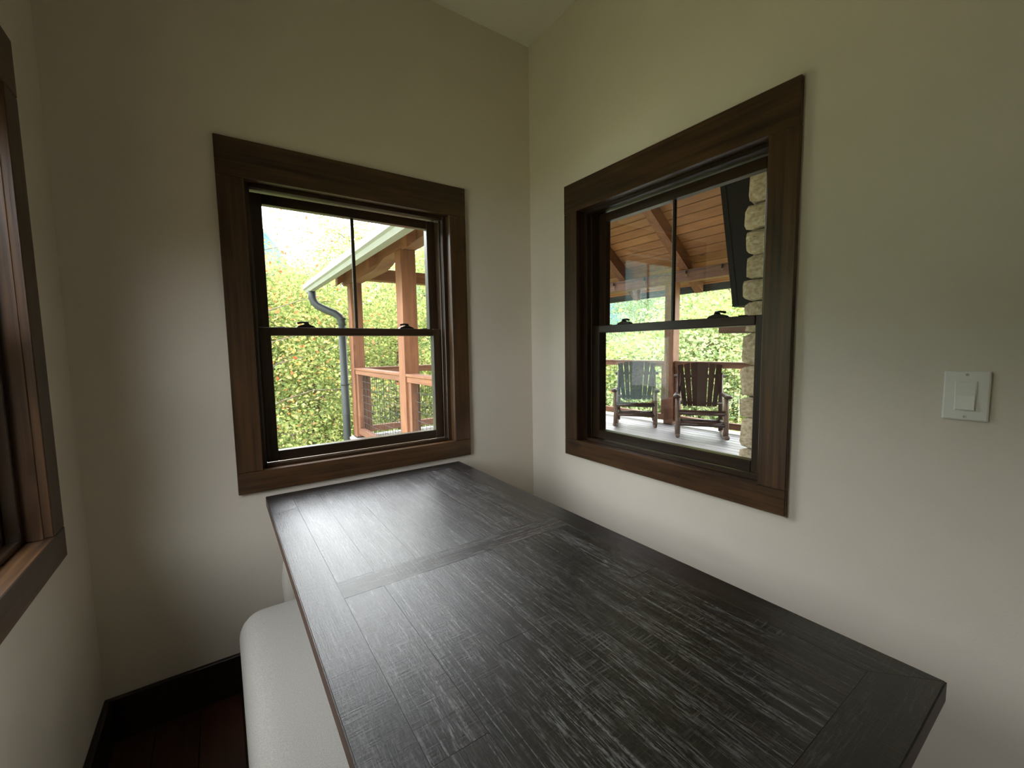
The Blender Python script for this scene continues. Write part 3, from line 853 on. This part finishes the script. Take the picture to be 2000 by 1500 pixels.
def roof():
    root = empty('porch_roof', (RX, 2.0, RAF_L)); tag(root, 'pitched porch roof with knotty pine boards and cedar rafters', 'roof', kind='structure')
    cs = 1/math.sqrt(1+SL*SL)
    nx_, nz_ = SL*cs, cs
    for side in (-1, 1):
        run = (PX1-RX)+0.40
        # rafters with plumb-cut tails
        for y in (5.15, 3.52, 2.26, 1.0, -0.26):
            w2 = 0.07
            tail = (PX1-RX)+(0.10 if side < 0 else 0.27)
            xin = 0.07
            pts = [(RX+side*xin, raf_z(RX+xin)), (RX+side*tail, raf_z(RX+tail)), (RX+side*tail, raf_z(RX+tail)+RD), (RX+side*xin, raf_z(RX+xin)+RD)]
            if side < 0 and y < 0.3:
                tail = RX-0.20
                pts = [(RX-xin, raf_z(RX+xin)), (RX-tail, raf_z(RX+tail)), (RX-tail, raf_z(RX+tail)+RD), (RX-xin, raf_z(RX+xin)+RD)]
            bm = NB(); prism(bm, pts, 'Y', y-w2, y+w2)
            obj('rafter', bm, M['cedarX'], root)
        # tongue-and-groove boards running along the ridge
        step = 0.118
        n = int(run/step)
        for k in range(n+1):
            a, b_ = k*step, min((k+1)*step-0.014, run)
            if b_-a < 0.02: continue
            za, zb = raf_z(RX+a)+RD, raf_z(RX+b_)+RD
            ylo = YN if not (side < 0 and RX-b_ < 0.22) else 0.25
            bm = NB(); prism(bm, [(RX+side*a, za), (RX+side*b_, zb), (RX+side*b_, zb+0.022), (RX+side*a, za+0.022)], 'Y', ylo, YF)
            obj('ceiling_board', bm, M['pine'], root)
        o = 0.024
        bm = NB(); prism(bm, [(RX, raf_z(RX)+RD+0.010), (RX+side*run, raf_z(RX+run)+RD+0.010), (RX+side*run, raf_z(RX+run)+RD+0.012), (RX, raf_z(RX)+RD+0.012)], 'Y', YN if side > 0 else 0.25, YF)
        obj('groove_backing', bm, M['tv'], root)
        bm = NB(); prism(bm, [(RX, raf_z(RX)+RD+o), (RX+side*(run+0.03), raf_z(RX+run+0.03)+RD+o), (RX+side*(run+0.03), raf_z(RX+run+0.03)+RD+o+0.05), (RX, raf_z(RX)+RD+o+0.05)], 'Y',
                          YN if side > 0 else 0.25, YF+0.02)
        obj('roof_sheet', bm, M['roof'], root)
        if side < 0:
            bm = NB(); x_in = 0.22
            prism(bm, [(RX, raf_z(RX)+RD+o), (x_in, raf_z(x_in)+RD+o), (x_in, raf_z(x_in)+RD+o+0.05), (RX, raf_z(RX)+RD+o+0.05)], 'Y', YN, 0.25)
            obj('roof_sheet', bm, M['roof'], root)
        # soffit fascia board
        xf = RX+side*run
        bm = NB(); box(bm, xf-0.012, xf+0.012, 0.25 if side < 0 else YN, YF, raf_z(xf)+RD-0.06, raf_z(xf)+RD+0.03)
        obj('fascia', bm, M['gutter'] if side < 0 else M['dgutter'], root)
roof()

def gutters():
    run = (PX1-RX)+0.40
    zt = raf_z(RX+run)+RD
    # K-style gutter profile, open at the top
    for side, mat, y0, lb in ((-1, M['gutter'], 0.25, 'pale grey-green gutter along the porch eave outside the left window'),
                              (1, M['dgutter'], YN, 'dark gutter along the far eave above the rocking chairs')):
        x = RX+side*(run+0.014)
        prof = [(0, zt+0.02), (0, zt-0.10), (0.075, zt-0.10), (0.095, zt-0.06), (0.118, zt-0.045), (0.12, zt+0.02), (0.112, zt+0.02), (0.11, zt-0.038), (0.09, zt-0.05), (0.07, zt-0.092), (0.008, zt-0.092), (0.008, zt+0.02)]
        bm = NB(); prism(bm, [(x+side*a, b_) for a, b_ in prof], 'Y', y0, YF+0.06)
        bm2 = NB(); prism(bm2, [(x+side*a, b_) for a, b_ in prof[:6]], 'Y', YF+0.06, YF+0.065)
        r = empty('gutter', (x, 2.5, zt-0.1)); tag(r, lb, 'gutter')
        obj('trough', bm, mat, r); obj('end_cap', bm2, mat, r)
    x = RX-(run+0.05)
    zb = zt-0.098
    r = empty('downspout', (0.2, 4.88, -1.0)); tag(r, 'charcoal downspout with an S-bend beside the corner post', 'downspout')
    yy = 5.02
    P = [(x, yy+0.16, zb), (x, yy+0.16, zb-0.10), (x+0.02, yy+0.15, zb-0.16), (x+0.06, yy+0.13, zb-0.215), (x+0.18, yy+0.06, zb-0.285), (x+0.28, yy, zb-0.335), (x+0.335, yy-0.03, zb-0.385), (x+0.36, yy-0.04, zb-0.46), (x+0.36, yy-0.04, zb-0.55)]
    bm = NB(); tube(bm, P, 0.056, 12); obj('elbow', bm, M['pipe'], r, True)
    e = P[-1]
    bm = NB(); tube(bm, [(e[0], e[1], e[2]+0.03), (e[0], e[1], -2.2)], 0.058, 12); obj('pipe', bm, M['pipe'], r, True)
    for z in (1.75, 0.75):
        bm = NB(); tube(bm, [(e[0], e[1], z), (e[0], e[1], z+0.03)], 0.062, 12); obj('strap', bm, M['pipe'], r, True)
    bm = NB(); tube(bm, [(x, yy+0.16, zb-0.02), (x, yy+0.16, zb+0.005)], 0.05, 12); obj('outlet_collar', bm, M['pipe'], r, True)
gutters()

def railing(p0, p1, label, stile_mid=False):
    """framed wire-mesh railing between two plan points"""
    p0 = Vector((*p0, 0)); p1 = Vector((*p1, 0))
    d = (p1-p0); L = d.length; d.normalize(); n = Vector((-d.y, d.x, 0))
    root = empty('porch_railing', ((p0+p1)/2) + Vector((0, 0, DZ))); tag(root, label, 'railing', 'wire mesh porch railings')
    ax = 'X' if abs(d.x) > 0.5 else 'Y'
    def bx(nm, a, b_, t, z0, z1, mat, par=root, off=0.0):
        q0 = p0+d*a-n*t+n*off; q1 = p0+d*b_+n*t+n*off
        return obj(nm, box(NB(), q0.x, q1.x, q0.y, q1.y, z0, z1, 0.004), mat, par)
    top = 1.02
    bx('top_rail', 0, L, 0.045, top-0.095, top-0.03, M['cedar'+ax])
    bx('rail_cap', 0, L, 0.058, top-0.03, top, M['cedar'+ax])
    bx('bottom_rail', 0, L, 0.035, DZ+0.06, DZ+0.155, M['cedar'+ax])
    k = max(1, round(L/2.4))
    ends = [0.0] + [L*i/k for i in range(1, k)] + [L]
    for i in range(k+1):
        a = min(max(ends[i]-0.045, 0), L-0.09)
        bx('stile', a, a+0.09, 0.036, DZ+0.155, top-0.095, M['cedarZ'])
    for i in range(k):
        a, b_ = ends[i]+(0.09 if i == 0 else 0.045), ends[i+1]-(0.09 if i == k-1 else 0.045)
        bm = NB(); z0, z1 = DZ+0.155, top-0.095
        nv = max(1, round((b_-a)/0.10)); nh = round((z1-z0)/0.10)
        for j in range(1, nv):
            q = p0+d*(a+(b_-a)*j/nv); tube(bm, [(q.x, q.y, z0), (q.x, q.y, z1)], 0.0026, 4)
        for j in range(1, nh):
            q0 = p0+d*a; q1 = p0+d*b_; z = z0+(z1-z0)*j/nh
            tube(bm, [(q0.x, q0.y, z), (q1.x, q1.y, z)], 0.0026, 4)
        obj('wire_mesh', bm, M['wire'], root)
RL, RR, RF = 0.325, 4.872, 4.86
railing((RL, 2.82), (RL, 4.76), 'railing from the thick post to the corner post, outside the left window')
railing((RL, 0.22), (RL, 2.64), 'railing between the house corner and the thick post')
railing((0.43, RF), (4.78, RF), 'railing across the far end of the porch')
railing((RR, 2.60), (RR, 4.76), 'railing behind the left rocking chair')
railing((RR, -1.2), (RR, 2.43), 'railing behind the right rocking chair')

# ------------------------------------------------------------------ stone chimney, mantel, television
def chimney():
    x0, x1, y0, y1, zt = 1.79, 3.42, -1.20, -0.285, 4.25
    root = empty('stone_chimney', ((x0+x1)/2, (y0+y1)/2, DZ)); tag(root, 'rough fieldstone chimney at the right of the porch view', 'chimney')
    obj('mortar_core', box(NB(), x0, x1, y0, y1, DZ, zt), M['mortar'], root)
    rnd = random.Random(19)
    variants = []
    for k in range(7):
        bm = NB(); box(bm, -0.5, 0.5, -0.5, 0.5, -0.5, 0.5)
        bmesh.ops.bevel(bm, geom=bm.edges[:], offset=0.22, segments=2, affect='EDGES', profile=0.6)
        for v in bm.verts:
            v.co += Vector((rnd.uniform(-.05, .05), rnd.uniform(-.05, .05), rnd.uniform(-.05, .05)))
        me = mesh_from_bm('stone', bm, True); me.materials.append(M['stone']); variants.append(me)
    base = root.location
    def stone(cx, cy, cz, sx, sy, sz):
        o = bpy.data.objects.new('stone', rnd.choice(variants)); COL.objects.link(o)
        o.parent = root; o.location = Vector((cx, cy, cz))-base; o.scale = (sx, sy, sz)
        o.rotation_euler = (rnd.uniform(-.03, .03), rnd.uniform(-.03, .03), rnd.uniform(-.03, .03))
    z = DZ + 0.004
    row = 0
    while z < zt-0.05:
        h = rnd.uniform(0.15, 0.23)
        if DZ < z and z+h > zt: h = zt-z
        # side face (towards the house window)
        y = y1 + 0.045 + rnd.uniform(-0.012, 0.012)
        while y > y0+0.06:
            wd = min(rnd.uniform(0.22, 0.36), y-y0)
            stone(x0-0.005, y-wd/2, z+h/2, 0.12, wd-0.012, h-0.012)
            y -= wd
        # front face
        x = x0 + 0.06
        while x < x1-0.05:
            wd = min(rnd.uniform(0.24, 0.40), x1+0.03-x)
            if not (1.30 < z+h and z < 1.50):
                stone(x+wd/2, y1+0.005, z+h/2, wd-0.012, 0.10, h-0.012)
            x += wd
        z += h; row += 1
    obj('mantel', box(NB(), x0-0.03, x1+0.02, y1+0.002, y1+0.235, 1.375, 1.435, 0.008), M['cedarX'], root)
chimney()

def television():
    root = empty('television', (2.6, -0.2, 1.55)); tag(root, 'black flat television tilted forward on the stone chimney', 'television')
    x0, x1 = 1.86, 3.34
    y_b, z_b, y_t, z_t = -0.10, 1.575, 0.025, 2.52
    d = Vector((0, y_t-y_b, z_t-z_b)); L = d.length; d.normalize(); n = Vector((0, d.z, -d.y))   # n points out of the screen (+y, down)
    o = Vector((0, y_b, z_b))
    def quad(a0, a1, t0, t1):
        return [((o+d*a+n*t).y, (o+d*a+n*t).z) for a, t in ((a0, t0), (a1, t0), (a1, t1), (a0, t1))]
    obj('housing', prism(NB(), quad(0, L, -0.045, -0.004), 'X', x0, x1), M['tv'], root)
    obj('screen', prism(NB(), quad(0.012, L-0.012, -0.004, -0.001), 'X', x0+0.012, x1-0.012), M['screen'], root)
    obj('bezel', prism(NB(), quad(0, 0.012, -0.004, 0.0), 'X', x0, x1), M['tv'], root)
    obj('wall_mount', prism(NB(), [(-0.235, 1.578), (-0.138, 1.578), (-0.015, 2.51), (-0.235, 2.58)], 'X', x0+0.004, x1-0.004), M['tv'], root)
television()

# house wall behind the chimney
def back_wall():
    root = tag(obj('wall_porch', box(NB(), 0.18, 5.0, -1.45, -1.28, DZ-0.3, 4.6), M['mortar']), 'wood-sided house wall behind the stone chimney', 'wall', kind='structure')
    z = DZ
    while z < 4.5:
        obj('siding_board', box(NB(), 0.18, 5.0, -1.28, -1.258, z, z+0.17, 0.004), M['siding'], root); z += 0.178
back_wall()

# added wall, out of view: cuts the daylight reaching the back wall
def light_blocker():
    root = tag(obj('wall_light_block', box(NB(), -6.5, -W-WT, -5.2, -4.68, -2.0, 2.9), M['mortar']), 'unseen wood-sided wall added to block light, behind and left of the viewer', 'wall', kind='structure')
    z = -1.9
    while z < 2.7:
        obj('siding_board', box(NB(), -6.5, -W-WT, -4.68, -4.658, z, z+0.17, 0.004), M['siding'], root); z += 0.178
light_blocker()

# ------------------------------------------------------------------ string lights on the eave beam
def string_lights():
    root = empty('string_lights', (4.74, 2.0, 2.4)); tag(root, 'string of clear bulbs hung along the eave beam', 'string lights')
    ys = [-0.2, 0.45, 1.10, 1.62, 2.20, 3.0, 3.7, 4.4]
    pts = []
    for a, b_ in zip(ys[:-1], ys[1:]):
        for k in range(4):
            s = k/4; pts.append((4.755, a+(b_-a)*s, 2.455-0.02*math.sin(math.pi*s)))
    pts.append((4.755, ys[-1], 2.455))
    bm = NB(); tube(bm, pts, 0.004, 5); obj('wire', bm, M['wire'], root)
    for y in ys:
        bm = NB(); tube(bm, [(4.755, y, 2.455), (4.755, y, 2.405)], [0.013, 0.015], 8); sk = obj('socket', bm, M['wire'], root)
        bm = NB(); pr = [(2.405, 0.012), (2.39, 0.016), (2.372, 0.024), (2.352, 0.027), (2.335, 0.020), (2.325, 0.006)]
        tube(bm, [(4.755, y, z) for z, r in pr], [r for z, r in pr], 10); b_ = obj('bulb', bm, M['bulb'], sk, True)
        bm = NB(); tube(bm, [(4.755, y-0.006, 2.40), (4.755, y-0.006, 2.36), (4.755, y+0.006, 2.36), (4.755, y+0.006, 2.40)], 0.0012, 4)
        obj('filament', bm, M['filament'], sk)
string_lights()

# ------------------------------------------------------------------ rocking chairs
def rocking_chair():
    r = empty('rocking_chair')
    def log(nm, pts, rad, mat=M['log'], n=10, par=None):
        bm = NB(); tube(bm, pts, rad, n); return obj(nm, bm, mat, par or r, True)
    X = 0.31
    for s in (-1, 1):
        x = s*X
        log('front_leg', [(x, -0.27, 0.075), (x+0.004, -0.272, 0.25), (x-0.003, -0.268, 0.45), (x, -0.27, 0.605)], [0.036, 0.034, 0.037, 0.033], M['logend'])
        log('rear_leg', [(x*0.96, 0.20, 0.06), (x*0.95, 0.235, 0.45), (x*0.93, 0.29, 0.92)], [0.034, 0.035, 0.028])
        # rocker: curved log, ends up-turned
        pts = []
        for k in range(11):
            y = -0.46 + 0.80*k/10
            pts.append((x, y, 0.036 + 0.30*(y+0.04)**2))
        log('rocker', pts, [0.03]*11, M['logend'])
        # arm: flattened half log
        bm = NB(); tube(bm, [(x+s*0.015, -0.36, 0.622), (x+s*0.015, -0.33, 0.625), (x+s*0.012, -0.1, 0.618), (x, 0.22, 0.605)], [0.042, 0.055, 0.048, 0.036], 12)
        for v in bm.verts: v.co.z = 0.617 + (v.co.z-0.617)*0.5
        obj('arm', bm, M['log'], r, True)
        log('side_stretcher', [(x, -0.27, 0.225), (x*0.96, 0.21, 0.215)], 0.022)
        log('seat_side_rail', [(x, -0.27, 0.375), (x*0.95, 0.23, 0.30)], 0.026)
    log('seat_front_rail', [(-X, -0.275, 0.385), (X, -0.275, 0.385)], 0.030)
    log('front_stretcher', [(-X, -0.275, 0.225), (X, -0.275, 0.225)], 0.028)
    log('rear_stretcher', [(-X*0.96, 0.21, 0.20), (X*0.96, 0.21, 0.20)], 0.024)
    # seat slats, sloping down to the back
    for i in range(5):
        c = -0.244+0.122*i
        bm = NB(); box(bm, c-0.056, c+0.056, -0.305, 0.205, -0.011, 0.011, 0.004)
        bmesh.ops.rotate(bm, verts=bm.verts[:], cent=(0, -0.3, 0), matrix=Matrix.Rotation(math.radians(-8.5), 3, 'X'))
        bmesh.ops.translate(bm, verts=bm.verts[:], vec=(0, 0, 0.420))
        obj('seat_slat', bm, M['log'], r)
    # fan back
    def bp(u, v):      # u: -1..1 across, v: 0..1 up
        half = 0.232 + (0.318-0.232)*v
        return Vector((u*half, 0.175+0.17*v, 0.425+0.64*v))
    cuts = [(-1.0, -0.74), (-0.70, -0.43), (-0.39, 0.39), (0.43, 0.70), (0.74, 1.0)]
    for i, (a, b_) in enumerate(cuts):
        tops = (0.955, 0.98, 1.0, 0.98, 0.955)
        top = tops[i]; bm = NB()
        nrm = Vector((0, -0.64, 0.17)).normalized()*0.013
        P = []
        for u, v in ((a, 0.0), (b_, 0.0), (b_, top+(0.012 if i < 2 else -0.012 if i > 2 else -0.005)), ((a+b_)/2, top+0.006), (a, top-(0.012 if i < 2 else -0.012 if i > 2 else 0.005))):
            P.append(bp(u, v))
        v0 = [bm.verts.new(p+nrm) for p in P]; v1 = [bm.verts.new(p-nrm) for p in P]
        bm.faces.new(v0); bm.faces.new(v1[::-1])
        for q in range(5): bm.faces.new((v0[q], v0[(q+1) % 5], v1[(q+1) % 5], v1[q]))
        obj('back_slat', bm, M['log'], r)
    log('back_crosspiece', [(-0.36, 0.338, 0.865), (0.36, 0.338, 0.865)], 0.026)
    log('lower_crosspiece', [(-0.31, 0.225, 0.47), (0.31, 0.225, 0.47)], 0.026)
    return r
ch = rocking_chair()
ch.location = (4.325, 1.647, DZ-0.006); ch.rotation_euler = (0, 0, math.radians(-54.6))
tag(ch, 'dark log rocking chair right of the porch post, nearest the chimney', 'rocking chair', 'log rocking chairs on the porch')
c2 = copy_tree(ch)
c2.location = (4.31, 2.80, DZ-0.006); c2.rotation_euler = (0, 0, math.radians(-52.5))
tag(c2, 'log rocking chair left of the porch post', 'rocking chair', 'log rocking chairs on the porch')
